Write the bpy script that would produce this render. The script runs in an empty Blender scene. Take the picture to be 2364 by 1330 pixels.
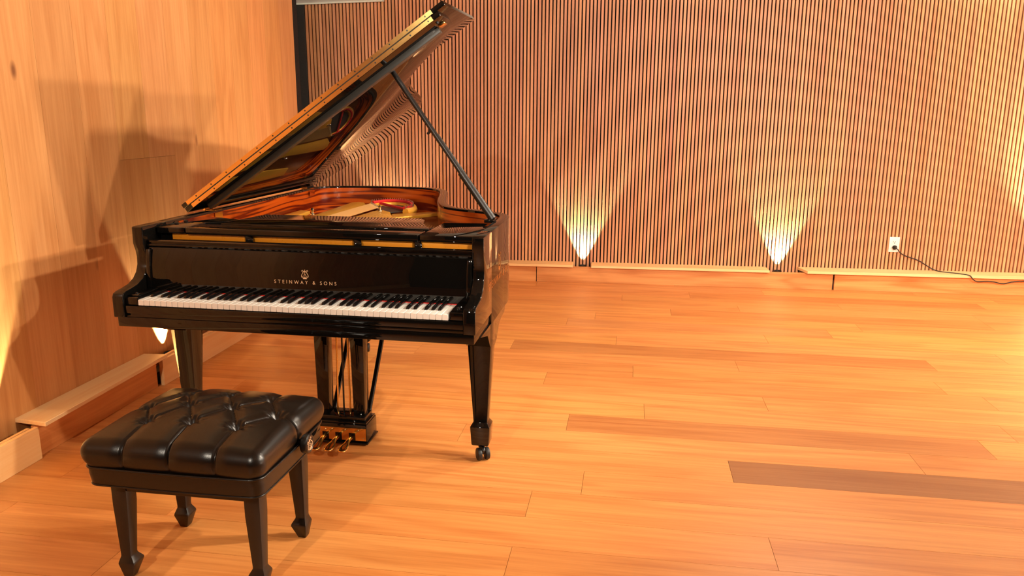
import bpy, bmesh, math, random
from mathutils import Vector, Matrix
random.seed(7)
scn = bpy.context.scene
COL = scn.collection

# ---------------------------------------------------------------- camera
CAMH = 1.4173
cam_data = bpy.data.cameras.new('camera')
cam = bpy.data.objects.new('camera', cam_data)
COL.objects.link(cam)
R_ = Vector((0.98832872, 0.15215754, 0.00737672))
U_ = Vector((-0.04049585, 0.21573962, 0.97561084))
F_ = Vector((-0.1468551, 0.96452294, -0.21938341))
M = Matrix(((R_.x, U_.x, -F_.x, 0), (R_.y, U_.y, -F_.y, 0), (R_.z, U_.z, -F_.z, CAMH), (0, 0, 0, 1)))
cam.matrix_world = M
cam_data.sensor_fit = 'HORIZONTAL'
cam_data.sensor_width = 36.0
cam_data.lens = 1787.468 / 2364 * 36.0
cam_data.clip_start = 0.05
cam_data.clip_end = 60
scn.camera = cam

# ---------------------------------------------------------------- world, lights, exposure
w = bpy.data.worlds.new('world'); scn.world = w
w.use_nodes = True
w.node_tree.nodes['Background'].inputs[0].default_value = (1.0, 0.78, 0.55, 1)
w.node_tree.nodes['Background'].inputs[1].default_value = 0.15
scn.view_settings.view_transform = 'Standard'
scn.view_settings.look = 'None'
scn.view_settings.gamma = 1.0
scn.view_settings.use_curve_mapping = False
scn.view_settings.exposure = 0.12
WARM = (1.0, 0.87, 0.70)

def spot(name, loc, target, power, angle, blend, size, color=WARM):
    d = bpy.data.lights.new(name, 'SPOT')
    d.energy = power; d.color = color; d.spot_size = math.radians(angle); d.spot_blend = blend
    d.shadow_soft_size = size
    o = bpy.data.objects.new(name, d); COL.objects.link(o)
    o.location = loc
    o.rotation_euler = (Vector(target) - Vector(loc)).to_track_quat('-Z', 'Y').to_euler()
    return o

# ceiling spotlights, first group set by the cast shadows (all above / outside the frame)
spot('ceiling_spotlight', (3.4, 3.6, 2.62), (-2.4, 3.3, 1.2), 420, 70, 0.8, 0.06)
spot('ceiling_spotlight', (1.7, 3.0, 2.62), (-2.4, 3.0, 0.8), 300, 80, 0.8, 0.05)
spot('ceiling_spotlight', (3.0, 2.0, 2.62), (-2.2, 3.6, 1.1), 300, 75, 0.8, 0.06)
spot('ceiling_spotlight', (-1.4, -1.0, 2.62), (-0.9, 3.0, 0.2), 250, 100, 0.9, 0.04)
spot('ceiling_spotlight', (0.8, -0.8, 2.62), (0.7, 6.6, 1.5), 680, 72, 1.0, 0.15)  # this one and the next: extra spots added to brighten the slatted wall
spot('ceiling_spotlight', (2.6, 0.2, 2.62), (2.8, 6.6, 1.5), 900, 72, 1.0, 0.15)
spot('ceiling_spotlight', (1.2, 4.6, 2.62), (1.2, 4.4, 0.0), 190, 150, 0.9, 0.15)  # this one and the next: overhead fill added to lift the floor
spot('ceiling_spotlight', (3.8, 4.8, 2.62), (3.2, 4.6, 0.0), 230, 150, 0.9, 0.15)

# unseen fill spots, added to bounce soft side light off the right-hand wall
for y_ in (1.0, 2.8, 4.6):
    spot('bounce_fill', (5.25, y_, 0.12), (5.45, y_, 1.2), 260, 110, 0.6, 0.03, (1.0, 0.90, 0.74))

# ---------------------------------------------------------------- material helpers
MATS = {}
def new_mat(name):
    m = bpy.data.materials.new(name); m.use_nodes = True
    nt = m.node_tree; nt.nodes.clear()
    out = nt.nodes.new('ShaderNodeOutputMaterial')
    b = nt.nodes.new('ShaderNodeBsdfPrincipled')
    nt.links.new(b.outputs[0], out.inputs[0])
    return m, nt, b

def plain(name, col, rough=0.5, metal=0.0, ior=1.5, coat=0.0, bump=None, emit=None, estr=0.0):
    m, nt, b = new_mat(name)
    b.inputs['Base Color'].default_value = (*col, 1)
    b.inputs['Roughness'].default_value = rough
    b.inputs['Metallic'].default_value = metal
    b.inputs['IOR'].default_value = ior
    b.inputs['Coat Weight'].default_value = coat
    b.inputs['Coat Roughness'].default_value = 0.02
    tc = nt.nodes.new('ShaderNodeTexCoord')
    n = nt.nodes.new('ShaderNodeTexNoise'); n.inputs['Scale'].default_value = bump[0] if bump else 60
    nt.links.new(tc.outputs['Object'], n.inputs['Vector'])
    if bump:
        bp = nt.nodes.new('ShaderNodeBump'); bp.inputs['Strength'].default_value = bump[1]
        bp.inputs['Distance'].default_value = 0.002
        nt.links.new(n.outputs['Fac'], bp.inputs['Height'])
        nt.links.new(bp.outputs[0], b.inputs['Normal'])
    else:
        mr = nt.nodes.new('ShaderNodeMapRange')
        mr.inputs['To Min'].default_value = rough * 0.9; mr.inputs['To Max'].default_value = rough * 1.1
        nt.links.new(n.outputs['Fac'], mr.inputs['Value']); nt.links.new(mr.outputs[0], b.inputs['Roughness'])
    if emit:
        b.inputs['Emission Color'].default_value = (*emit, 1); b.inputs['Emission Strength'].default_value = estr
    MATS[name] = m
    return m

def wood(name, light, dark, axis=0, rough=0.35, ior=1.5, coat=0.0, bands=0.35, fine=0.5, knots=0.0, scale=1.0, band_freq=34.0, uv=False, bmap=(0.55, 5.0)):
    """procedural timber; grain runs along the object's own axis; obj.color tints each piece"""
    m, nt, b = new_mat(name)
    N, L = nt.nodes, nt.links
    tc = N.new('ShaderNodeTexCoord'); oi = N.new('ShaderNodeObjectInfo')
    rv = N.new('ShaderNodeVectorMath'); rv.operation = 'SCALE'
    rv.inputs[0].default_value = (37.0, 51.0, 23.0); L.new(oi.outputs['Random'], rv.inputs['Scale'])
    ad = N.new('ShaderNodeVectorMath'); ad.operation = 'ADD'
    L.new(tc.outputs['UV' if uv else 'Object'], ad.inputs[0]); L.new(rv.outputs[0], ad.inputs[1])
    def mapped(along, across):
        mp = N.new('ShaderNodeMapping')
        s = [across * scale] * 3; s[axis] = along * scale
        mp.inputs['Scale'].default_value = s
        L.new(ad.outputs[0], mp.inputs['Vector']); return mp
    m1 = mapped(2.2, 70.0); n1 = N.new('ShaderNodeTexNoise'); n1.inputs['Scale'].default_value = 1.0
    n1.inputs['Detail'].default_value = 6.0; n1.inputs['Roughness'].default_value = 0.65
    L.new(m1.outputs[0], n1.inputs['Vector'])
    m2 = mapped(*bmap); n2 = N.new('ShaderNodeTexNoise'); n2.inputs['Scale'].default_value = 1.0
    n2.inputs['Detail'].default_value = 2.5; n2.inputs['Distortion'].default_value = 0.3
    L.new(m2.outputs[0], n2.inputs['Vector'])
    mu = N.new('ShaderNodeMath'); mu.operation = 'MULTIPLY'; mu.inputs[1].default_value = band_freq
    L.new(n2.outputs['Fac'], mu.inputs[0])
    si = N.new('ShaderNodeMath'); si.operation = 'SINE'; L.new(mu.outputs[0], si.inputs[0])
    mr = N.new('ShaderNodeMapRange'); mr.inputs['From Min'].default_value = -1; mr.inputs['From Max'].default_value = 1
    L.new(si.outputs[0], mr.inputs['Value'])
    pw = N.new('ShaderNodeMath'); pw.operation = 'POWER'; pw.inputs[1].default_value = 2.2
    L.new(mr.outputs[0], pw.inputs[0])
    m3 = mapped(0.5, 2.0); n3 = N.new('ShaderNodeTexNoise'); n3.inputs['Scale'].default_value = 1.0
    n3.inputs['Detail'].default_value = 1.0
    L.new(m3.outputs[0], n3.inputs['Vector'])
    fr = N.new('ShaderNodeMapRange'); fr.inputs['From Min'].default_value = 0.35; fr.inputs['From Max'].default_value = 0.68
    L.new(n1.outputs['Fac'], fr.inputs['Value'])
    a1 = N.new('ShaderNodeMath'); a1.operation = 'MULTIPLY'; a1.inputs[1].default_value = bands
    L.new(pw.outputs[0], a1.inputs[0])
    a2 = N.new('ShaderNodeMath'); a2.operation = 'MULTIPLY_ADD'; a2.inputs[1].default_value = fine
    L.new(fr.outputs[0], a2.inputs[0]); L.new(a1.outputs[0], a2.inputs[2])
    a3 = N.new('ShaderNodeMath'); a3.operation = 'MULTIPLY_ADD'; a3.inputs[1].default_value = 0.35; a3.use_clamp = True
    L.new(n3.outputs['Fac'], a3.inputs[0]); L.new(a2.outputs[0], a3.inputs[2])
    mix = N.new('ShaderNodeMix'); mix.data_type = 'RGBA'
    mix.inputs['A'].default_value = (*light, 1); mix.inputs['B'].default_value = (*dark, 1)
    L.new(a3.outputs[0], mix.inputs['Factor'])
    last = mix.outputs['Result']
    if knots > 0:
        mk = mapped(1.6, 3.4); v = N.new('ShaderNodeTexVoronoi'); v.inputs['Scale'].default_value = 1.0
        L.new(mk.outputs[0], v.inputs['Vector'])
        kr = N.new('ShaderNodeMapRange'); kr.inputs['From Min'].default_value = 0.03; kr.inputs['From Max'].default_value = 0.075
        kr.inputs['To Min'].default_value = knots; kr.inputs['To Max'].default_value = 0.0
        L.new(v.outputs['Distance'], kr.inputs['Value'])
        mk2 = N.new('ShaderNodeMix'); mk2.data_type = 'RGBA'
        L.new(kr.outputs[0], mk2.inputs['Factor']); L.new(last, mk2.inputs['A'])
        mk2.inputs['B'].default_value = (dark[0] * 0.3, dark[1] * 0.2, dark[2] * 0.2, 1)
        last = mk2.outputs['Result']
    tint = N.new('ShaderNodeMix'); tint.data_type = 'RGBA'; tint.blend_type = 'MULTIPLY'
    tint.inputs['Factor'].default_value = 1.0
    L.new(last, tint.inputs['A']); L.new(oi.outputs['Color'], tint.inputs['B'])
    L.new(tint.outputs['Result'], b.inputs['Base Color'])
    rr = N.new('ShaderNodeMapRange'); rr.inputs['To Min'].default_value = rough * 0.85; rr.inputs['To Max'].default_value = rough * 1.2
    L.new(n1.outputs['Fac'], rr.inputs['Value']); L.new(rr.outputs[0], b.inputs['Roughness'])
    b.inputs['IOR'].default_value = ior
    b.inputs['Coat Weight'].default_value = coat; b.inputs['Coat Roughness'].default_value = 0.03
    bp = N.new('ShaderNodeBump'); bp.inputs['Strength'].default_value = 0.12; bp.inputs['Distance'].default_value = 0.001
    L.new(fr.outputs[0], bp.inputs['Height']); L.new(bp.outputs[0], b.inputs['Normal'])
    MATS[name] = m
    return m

OAK_L, OAK_D = (0.80, 0.345, 0.095), (0.54, 0.175, 0.036)
M_FLOOR = wood('oak floor', OAK_L, OAK_D, 0, rough=0.42, bands=0.32, fine=0.45)
M_WALL = wood('oak wall panel', (0.79, 0.395, 0.15), (0.54, 0.205, 0.055), 2, rough=0.42, bands=0.22, fine=0.40, knots=0.8)
M_SLAT = wood('slat oak', (0.78, 0.385, 0.20), (0.56, 0.22, 0.095), 2, rough=0.45, bands=0.25, fine=0.45)
M_BASE = wood('baseboard oak', (0.82, 0.385, 0.13), (0.54, 0.19, 0.045), 0, rough=0.38, bands=0.45, fine=0.40, knots=0.7)
M_PINE = wood('pale ledge timber', (0.95, 0.70, 0.37), (0.84, 0.50, 0.21), 0, rough=0.42, bands=0.3, fine=0.35)
M_MAHOG = wood('mahogany veneer', (0.52, 0.078, 0.004), (0.10, 0.006, 0.001), 0, rough=0.22, coat=0.25, bands=0.95, fine=0.18, scale=1.0, band_freq=44.0, bmap=(0.9, 12.0), uv=True)
M_SPRUCE = wood('soundboard spruce', (0.50, 0.22, 0.06), (0.34, 0.12, 0.03), 1, rough=0.3, bands=0.2, fine=0.5)
M_BLACK = plain('piano black lacquer', (0.004, 0.0035, 0.003), 0.015, ior=1.50)
M_SATIN = plain('satin black', (0.010, 0.008, 0.007), 0.32)
M_LEATHER = plain('black leather', (0.007, 0.0045, 0.003), 0.29, ior=1.46, bump=(420, 0.10))
M_BENCHWOOD = plain('bench black satin paint', (0.010, 0.0075, 0.006), 0.30)
M_RUBBER = plain('black rubber', (0.012, 0.011, 0.010), 0.5)
M_GAP = plain('black acoustic felt', (0.006, 0.003, 0.003), 0.95)
M_CHAR = plain('charcoal paint', (0.012, 0.010, 0.009), 0.7)
M_IVORY = plain('white key top', (0.86, 0.84, 0.78), 0.12)
M_EBONY = plain('black key', (0.006, 0.005, 0.005), 0.14)
M_GOLD = plain('bronze gold plate paint', (0.88, 0.43, 0.05), 0.32, metal=0.35)
M_BRASS = plain('brass', (0.90, 0.58, 0.20), 0.18, metal=1.0)
M_AMBER = plain('amber wood strip', (0.75, 0.27, 0.015), 0.28)
M_LETTER = plain('gilt lettering', (0.92, 0.66, 0.40), 0.30, metal=0.4)
M_STEEL = plain('steel', (0.75, 0.72, 0.68), 0.2, metal=1.0)
M_RED = plain('red felt', (0.62, 0.015, 0.012), 0.9)
M_GREYBAR = plain('grey satin rail', (0.038, 0.036, 0.032), 0.36)
M_STRING = plain('copper wound string', (0.85, 0.54, 0.20), 0.35, metal=0.7)
M_WHITE = plain('white plastic', (0.80, 0.78, 0.74), 0.35)
M_PLASTER = plain('grey soffit plaster', (0.48, 0.46, 0.43), 0.85)
M_PLASTER_W = plain('white wall paint', (0.80, 0.72, 0.66), 0.85)
M_CEIL = plain('ceiling paint', (0.40, 0.34, 0.28), 0.9)
M_DARKWALL = plain('dark drape', (0.020, 0.014, 0.010), 0.9)
M_LED = plain('lit lens', (0.9, 0.9, 0.85), 0.3, emit=(1.0, 0.93, 0.72), estr=1.5)

# ---------------------------------------------------------------- mesh helpers
def mk(name, verts, faces, mat, parent=None, smooth=None, loc=None):
    me = bpy.data.meshes.new(name)
    me.from_pydata([tuple(v) for v in verts], [], faces)
    bm = bmesh.new(); bm.from_mesh(me); bmesh.ops.recalc_face_normals(bm, faces=bm.faces); bm.to_mesh(me); bm.free()
    return link(name, me, mat, parent, smooth, loc)

def link(name, me, mat, parent=None, smooth=None, loc=None):
    if mat is not None and not me.materials: me.materials.append(mat)
    if smooth is not None:
        me.shade_smooth(); me.set_sharp_from_angle(angle=math.radians(smooth))
    o = bpy.data.objects.new(name, me); COL.objects.link(o)
    if parent: o.parent = parent
    if loc is not None: o.location = loc
    return o

def empty(name, loc=(0, 0, 0), rz=0.0):
    o = bpy.data.objects.new(name, None); COL.objects.link(o)
    o.location = loc; o.rotation_euler = (0, 0, rz); o.empty_display_size = 0.1
    return o

def tag(o, label, cat, group=None):
    o['label'] = label; o['category'] = cat
    if group: o['group'] = group
    return o

def struct(o): o['kind'] = 'structure'; return o

class MB:
    def __init__(s): s.v = []; s.f = []
    def add(s, v, f):
        n = len(s.v); s.v += [tuple(p) for p in v]; s.f += [tuple(i + n for i in q) for q in f]; return s
    def box(s, x0, x1, y0, y1, z0, z1):
        return s.add([(x0, y0, z0), (x1, y0, z0), (x1, y1, z0), (x0, y1, z0), (x0, y0, z1), (x1, y0, z1), (x1, y1, z1), (x0, y1, z1)],
                     [(0, 3, 2, 1), (4, 5, 6, 7), (0, 1, 5, 4), (1, 2, 6, 5), (2, 3, 7, 6), (3, 0, 4, 7)])
    def cyl(s, a, b, r, n=12, r2=None):
        a, b = Vector(a), Vector(b); d = (b - a).normalized()
        t = Vector((0, 0, 1)) if abs(d.z) < 0.9 else Vector((1, 0, 0))
        e1 = d.cross(t).normalized(); e2 = d.cross(e1); r2 = r if r2 is None else r2
        v = []
        for c, rr in ((a, r), (b, r2)):
            for i in range(n):
                an = 2 * math.pi * i / n; v.append(c + e1 * (rr * math.cos(an)) + e2 * (rr * math.sin(an)))
        f = [(i, (i + 1) % n, n + (i + 1) % n, n + i) for i in range(n)] + [tuple(range(n - 1, -1, -1)), tuple(range(n, 2 * n))]
        return s.add(v, f)
    def tube(s, pts, r, n=8, closed=False):
        pts = [Vector(p) for p in pts]; rings = []; m = len(pts); prev = None
        for i in range(m):
            a = pts[i - 1] if (i > 0 or closed) else pts[i]; b = pts[(i + 1) % m] if (i < m - 1 or closed) else pts[i]
            d = (b - a).normalized()
            if prev is None:
                t = Vector((0, 0, 1)) if abs(d.z) < 0.9 else Vector((1, 0, 0)); e1 = d.cross(t).normalized()
            else:
                e1 = (prev - d * prev.dot(d)).normalized()
            prev = e1; e2 = d.cross(e1)
            rr = r[i] if isinstance(r, (list, tuple)) else r
            rings.append([pts[i] + e1 * (rr * math.cos(2 * math.pi * k / n)) + e2 * (rr * math.sin(2 * math.pi * k / n)) for k in range(n)])
        v = [p for q in rings for p in q]; f = []
        for i in range(m if closed else m - 1):
            j = (i + 1) % m
            for k in range(n):
                f.append((i * n + k, i * n + (k + 1) % n, j * n + (k + 1) % n, j * n + k))
        if not closed: f += [tuple(range(n - 1, -1, -1)), tuple(range((m - 1) * n, m * n))]
        return s.add(v, f)
    def prism(s, poly, fn, h0, h1):
        """poly: 2D points, fn(a,b,h)->3D"""
        n = len(poly)
        v = [fn(a, b, h0) for a, b in poly] + [fn(a, b, h1) for a, b in poly]
        f = [tuple(range(n)), tuple(range(2 * n - 1, n - 1, -1))] + [(i, (i + 1) % n, n + (i + 1) % n, n + i) for i in range(n)]
        return s.add(v, f)
    def lathe(s, prof, c, n=20):
        v = []
        for r, z in prof:
            for k in range(n):
                a = 2 * math.pi * k / n; v.append((c[0] + r * math.cos(a), c[1] + r * math.sin(a), c[2] + z))
        f = []
        for i in range(len(prof) - 1):
            for k in range(n):
                f.append((i * n + k, i * n + (k + 1) % n, (i + 1) * n + (k + 1) % n, (i + 1) * n + k))
        f += [tuple(range(n - 1, -1, -1)), tuple(range((len(prof) - 1) * n, len(prof) * n))]
        return s.add(v, f)
    def strips(s, sections):
        """loft through equal-length closed sections, capped"""
        n = len(sections[0]); v = [p for q in sections for p in q]; f = []
        for i in range(len(sections) - 1):
            for k in range(n):
                f.append((i * n + k, i * n + (k + 1) % n, (i + 1) * n + (k + 1) % n, (i + 1) * n + k))
        f += [tuple(range(n - 1, -1, -1)), tuple(range((len(sections) - 1) * n, len(sections) * n))]
        return s.add(v, f)
    def build(s, name, mat, parent=None, bevel=0.0, seg=2, smooth=None, loc=None, ang=40):
        me = bpy.data.meshes.new(name); me.from_pydata(s.v, [], s.f)
        bm = bmesh.new(); bm.from_mesh(me)
        bmesh.ops.recalc_face_normals(bm, faces=bm.faces)
        if bevel > 0:
            ed = [e for e in bm.edges if len(e.link_faces) == 2 and e.calc_face_angle(0) > math.radians(ang)]
            bmesh.ops.bevel(bm, geom=ed, offset=bevel, segments=seg, affect='EDGES', profile=0.5, clamp_overlap=True)
            if smooth is None: smooth = 38
        bm.to_mesh(me); bm.free()
        return link(name, me, mat, parent, smooth, loc)

def catmull(pts, k=6, closed=False):
    out = []; n = len(pts)
    rng = n if closed else n - 1
    for i in range(rng):
        p0 = pts[(i - 1) % n] if (closed or i > 0) else pts[i]
        p1 = pts[i]; p2 = pts[(i + 1) % n]; p3 = pts[(i + 2) % n] if (closed or i + 2 < n) else pts[i + 1]
        for j in range(k):
            t = j / k
            out.append(tuple(0.5 * (2 * b + (c - a) * t + (2 * a - 5 * b + 4 * c - d) * t * t + (-a + 3 * b - 3 * c + d) * t ** 3) for a, b, c, d in zip(p0, p1, p2, p3)))
    if not closed: out.append(tuple(pts[-1]))
    return out

def offset_path(pts, d):
    """offset an open 2D path to its right by d"""
    out = []
    for i, p in enumerate(pts):
        a = pts[max(i - 1, 0)]; b = pts[min(i + 1, len(pts) - 1)]
        tx, ty = b[0] - a[0], b[1] - a[1]; l = math.hypot(tx, ty) or 1
        out.append((p[0] + ty / l * d, p[1] - tx / l * d))
    return out

# ---------------------------------------------------------------- room frame
K = Vector((-2.4498, 6.4440, 0))                 # where the two baseboard fronts would meet
BD = Vector((0.998844, 0.048062, 0)); BN = Vector((-0.048062, 0.998844, 0))    # back wall: along, into the wall
LD = Vector((-0.017930, 0.999839, 0)); LN = Vector((0.999839, 0.017930, 0))    # left wall: along (to the back), into the room
B_RZ = math.atan2(BD.y, BD.x); L_RZ = math.atan2(LD.y, LD.x)
CEIL_Z = 2.75
def bpt(s, off, z): return K + BD * s + BN * off + Vector((0, 0, z))
def lpt(s, off, z): return K + LD * s + LN * off + Vector((0, 0, z))

# ---- floor
ROW0, ROWW = 3.7293, 0.20136
floor = struct(mk('floor', [(-3.4, -2.6, -0.03), (6.0, -2.6, -0.03), (6.0, 8.2, -0.03), (-3.4, 8.2, -0.03),
                            (-3.4, -2.6, -0.006), (6.0, -2.6, -0.006), (6.0, 8.2, -0.006), (-3.4, 8.2, -0.006)],
                  [(0, 3, 2, 1), (4, 5, 6, 7), (0, 1, 5, 4), (1, 2, 6, 5), (2, 3, 7, 6), (3, 0, 4, 7)], M_GAP))
JOINTS = {0: [1.757], 1: [-0.251], 2: [1.23], 3: [0.449], 4: [-0.142], 6: [0.516], -1: [0.712], -4: [0.649], -3: [0.052],
          -2: [-0.425], -5: [-0.70, 1.775], -8: [1.347], -6: [-0.055], -10: [0.326], -11: [0.836], -13: [0.50], -14: [1.102],
          -12: [-0.037], -9: [-0.218], -7: [0.907]}
TONES = {(1, 1): (0.70, 0.66, 0.66), (3, 1): (0.47, 0.45, 0.50), (-5, 1): (0.74, 0.69, 0.66), (-3, 0): (0.86, 0.80, 0.74), (-2, 1): (0.88, 0.82, 0.76),
         (2, 1): (0.86, 0.84, 0.84), (6, 1): (0.92, 0.88, 0.86), (0, 1): (0.95, 0.92, 0.9), (-10, 1): (0.86, 0.78, 0.7), (-13, 1): (0.86, 0.80, 0.74)}
rnd = random.Random(11)
for r in range(-15, 30):
    y1 = ROW0 - r * ROWW; y0 = y1 - ROWW
    if y1 < -2.4: break
    js = list(JOINTS.get(r, [rnd.uniform(-0.6, 1.6)]))
    first = js[0]
    left = []; x = first
    while True:
        x -= rnd.uniform(1.5, 2.2)
        if x < -2.45: break
        left.append(x)
    right = []; x = js[-1]
    while True:
        x += rnd.uniform(1.6, 2.3)
        if x > 5.3: break
        right.append(x)
    xs = [-2.56] + left[::-1] + js + right + [5.5]
    for i in range(len(xs) - 1):
        a, b_ = xs[i], xs[i + 1]
        g = 0.0007
        lx_, ly_ = (b_ - a) / 2 - g, ROWW / 2 - g
        o = MB().box(-lx_, lx_, -ly_, ly_, -0.012, 0.0).build('plank', M_FLOOR, floor, loc=((a + b_) / 2, (y0 + y1) / 2, 0))
        rel = i - (len(left)) if js else i
        t = TONES.get((r, rel))
        if t is None:
            v = rnd.uniform(0.90, 1.04); t = (v, v * rnd.uniform(0.96, 1.03), v * rnd.uniform(0.92, 1.05))
        o.color = (*t, 1)

# ---- back wall with vertical slats
SLAT_OFF = 0.13
PITCH = 0.03005
wall_back = struct(empty('wall_back', bpt(0, 0, 0), B_RZ))
MB().box(-0.345, 7.9, SLAT_OFF + 0.0202, SLAT_OFF + 0.10, 0, 2.362).build('felt_backing', M_GAP, wall_back)
slat_me = None
ns = int((7.85 + 0.333) / PITCH)
rnd = random.Random(3)
for i in range(ns):
    s = -0.333 + PITCH * i
    if slat_me is None:
        o = MB().box(0, 0.0200, 0, 0.0200, 0, 2.360).build('slat', M_SLAT, wall_back, bevel=0.0012, seg=1)
        slat_me = o.data
    else:
        o = bpy.data.objects.new('slat', slat_me); COL.objects.link(o); o.parent = wall_back
    o.location = (s, SLAT_OFF, 0)
    v = rnd.uniform(0.86, 1.08); o.color = (v, v * rnd.uniform(0.95, 1.04), v * rnd.uniform(0.92, 1.06), 1)
# black return between the panelled wall and the slats
jamb = struct(MB().box(-1.2, -0.337, SLAT_OFF - 0.01, SLAT_OFF + 0.10, 0, 2.360).build('trim_1', M_CHAR, None, bevel=0.003))
jamb.matrix_world = Matrix.Translation(bpt(0, 0, 0)) @ Matrix.Rotation(B_RZ, 4, 'Z')
soffit = struct(MB().box(-1.5, 8.0, SLAT_OFF - 0.12, SLAT_OFF + 0.4, 2.364, CEIL_Z).build('ceiling_soffit', M_PLASTER, None, bevel=0.004))
soffit.matrix_world = Matrix.Translation(bpt(0, 0, 0)) @ Matrix.Rotation(B_RZ, 4, 'Z')

duct = struct(MB().prism([(-0.75, 2.292), (0.36, 2.324), (0.36, 2.362), (-0.75, 2.362)], lambda a, b_, h: (a, h, b_), 0.03, SLAT_OFF - 0.012).build('trim_2', M_PLASTER, None, bevel=0.003))
duct.matrix_world = Matrix.Translation(bpt(0, 0, 0)) @ Matrix.Rotation(B_RZ, 4, 'Z')

# ---- baseboard and ledge of the back wall
bb = struct(empty('baseboard_back', bpt(0, 0, 0), B_RZ))
def bboard(name, s0, s1, o0, o1, z0, z1, mat, parent, bev=0.0015, col=(1, 1, 1)):
    o = MB().box(-(s1 - s0) / 2, (s1 - s0) / 2, o0, o1, z0, z1).build(name, mat, parent, bevel=bev, seg=1, loc=((s0 + s1) / 2, 0, 0))
    o.color = (*col, 1); return o
bboard('front_board', -0.5, 1.668, 0.0, 0.02, 0.0, 0.139, M_BASE, bb)
bboard('front_board', 1.674, 4.146, 0.0, 0.02, 0.0, 0.139, M_BASE, bb, col=(0.95, 0.92, 0.9))
bboard('front_board', 4.160, 7.8, 0.0, 0.02, 0.0, 0.139, M_BASE, bb, col=(1.06, 1.04, 1.02))
bboard('trough_floor', -0.5, 7.8, 0.0205, SLAT_OFF - 0.001, 0.0, 0.080, M_CHAR, bb)
bboard('ledge_board', -0.5, 1.985, -0.040, SLAT_OFF - 0.001, 0.140, 0.160, M_PINE, bb, col=(1.0, 0.94, 0.86))
bboard('ledge_board', 2.140, 3.622, -0.040, SLAT_OFF - 0.001, 0.140, 0.160, M_PINE, bb, col=(1.0, 0.97, 0.92))
MB().prism([(3.885, SLAT_OFF - 0.001), (3.925, -0.045), (7.8, -0.045), (7.8, SLAT_OFF - 0.001)], lambda a, b_, h: (a, b_, h), 0.142, 0.166).build('ledge_board', M_PINE, bb, bevel=0.0015, seg=1).color = (1.02, 1.0, 0.98, 1)

# ---- left wall of wide vertical planks
WOFF = -0.11
wall_left = struct(empty('wall_left', lpt(0, 0, 0), L_RZ))     # local x = along (to the back), local y = -room
MB().box(-9.2, -0.556, 0.115 + 0.014, 0.2, 0, CEIL_Z).build('backing', M_GAP, wall_left)
rnd = random.Random(21)
s_edges = [-2.902 + 0.2465 * k for k in range(-26, 10)]
for k in range(len(s_edges) - 1):
    s0, s1 = s_edges[k], min(s_edges[k + 1], -0.553)
    if s0 > -0.56: break
    g = 0.0005
    cuts = [0.0, CEIL_Z]
    idx = round((s0 + 2.902) / 0.2465)
    if idx in (0, 1): cuts = [0.0, 1.179, CEIL_Z]
    for j in range(len(cuts) - 1):
        o = MB().box(-(s1 - s0) / 2 + g, (s1 - s0) / 2 - g, 0.0, 0.014, cuts[j] + g, cuts[j + 1] - g).build('plank', M_WALL, wall_left, loc=((s0 + s1) / 2, -WOFF, 0))
        v = rnd.uniform(0.86, 1.06); o.color = (v, v * rnd.uniform(0.94, 1.03), v * rnd.uniform(0.88, 1.06), 1)

# ---- baseboard of the left wall
bl = struct(empty('baseboard_left', lpt(0, 0, 0), L_RZ))
def lboard(name, s0, s1, o0, o1, z0, z1, mat, col=(1, 1, 1)):
    # o0/o1: offsets towards the room
    o = MB().box(-(s1 - s0) / 2, (s1 - s0) / 2, -o1, -o0, z0, z1).build(name, mat, bl, bevel=0.0015, seg=1, loc=((s0 + s1) / 2, 0, 0))
    o.color = (*col, 1); return o
lboard('front_board', -8.6, -3.778, -0.020, 0.0, 0.0, 0.140, M_PINE, (1.0, 0.92, 0.80))
lboard('front_board', -2.880, -0.60, -0.020, 0.0, 0.0, 0.140, M_PINE, (1.0, 0.92, 0.85))
lboard('back_board', -8.6, -3.80, -0.037, -0.021, 0.0, 0.142, M_PINE, (0.9, 0.75, 0.6))
lboard('back_board', -3.772, -2.905, -0.042, -0.022, 0.0, 0.140, M_BASE, (0.95, 0.85, 0.8))
lboard('back_board', -2.86, -0.60, -0.037, -0.021, 0.0, 0.148, M_PINE, (0.98, 0.88, 0.8))
lboard('trough_floor', -8.6, -0.60, -0.108, -0.043, 0.0, 0.067, M_CHAR)
# loose ledge plank lying across the gap
lp = MB().prism([(-2.494, 2.672), (-2.338, 2.655), (-2.384, 3.590), (-2.516, 3.575)], lambda a, b_, h: (a, b_, h), 0.149, 0.167).build('ledge_plank', M_PINE, None, bevel=0.0015, seg=1)
me = lp.data; c0 = Vector((-2.43, 3.12, 0.149))
me.transform(Matrix.Translation(-c0)); me.transform(Matrix.Rotation(-math.pi / 2 - 0.02, 4, 'Z')); lp.location = c0; lp.rotation_euler = (0, 0, math.pi / 2 + 0.02)
tag(lp, 'loose pale timber plank lying along the base of the panelled wall', 'plank')

# ---- the rest of the room (outside the frame)
ceiling = struct(MB().box(-3.2, 5.8, -2.5, 8.0, CEIL_Z, CEIL_Z + 0.05).build('ceiling', M_CEIL))
wall_front = struct(MB().box(-3.2, 5.8, -2.6, -2.5, 0, CEIL_Z).build('wall_front', M_DARKWALL))
wall_right = struct(MB().box(5.45, 5.55, -2.5, 8.0, 0, CEIL_Z).build('wall_right', M_PLASTER_W))

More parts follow.
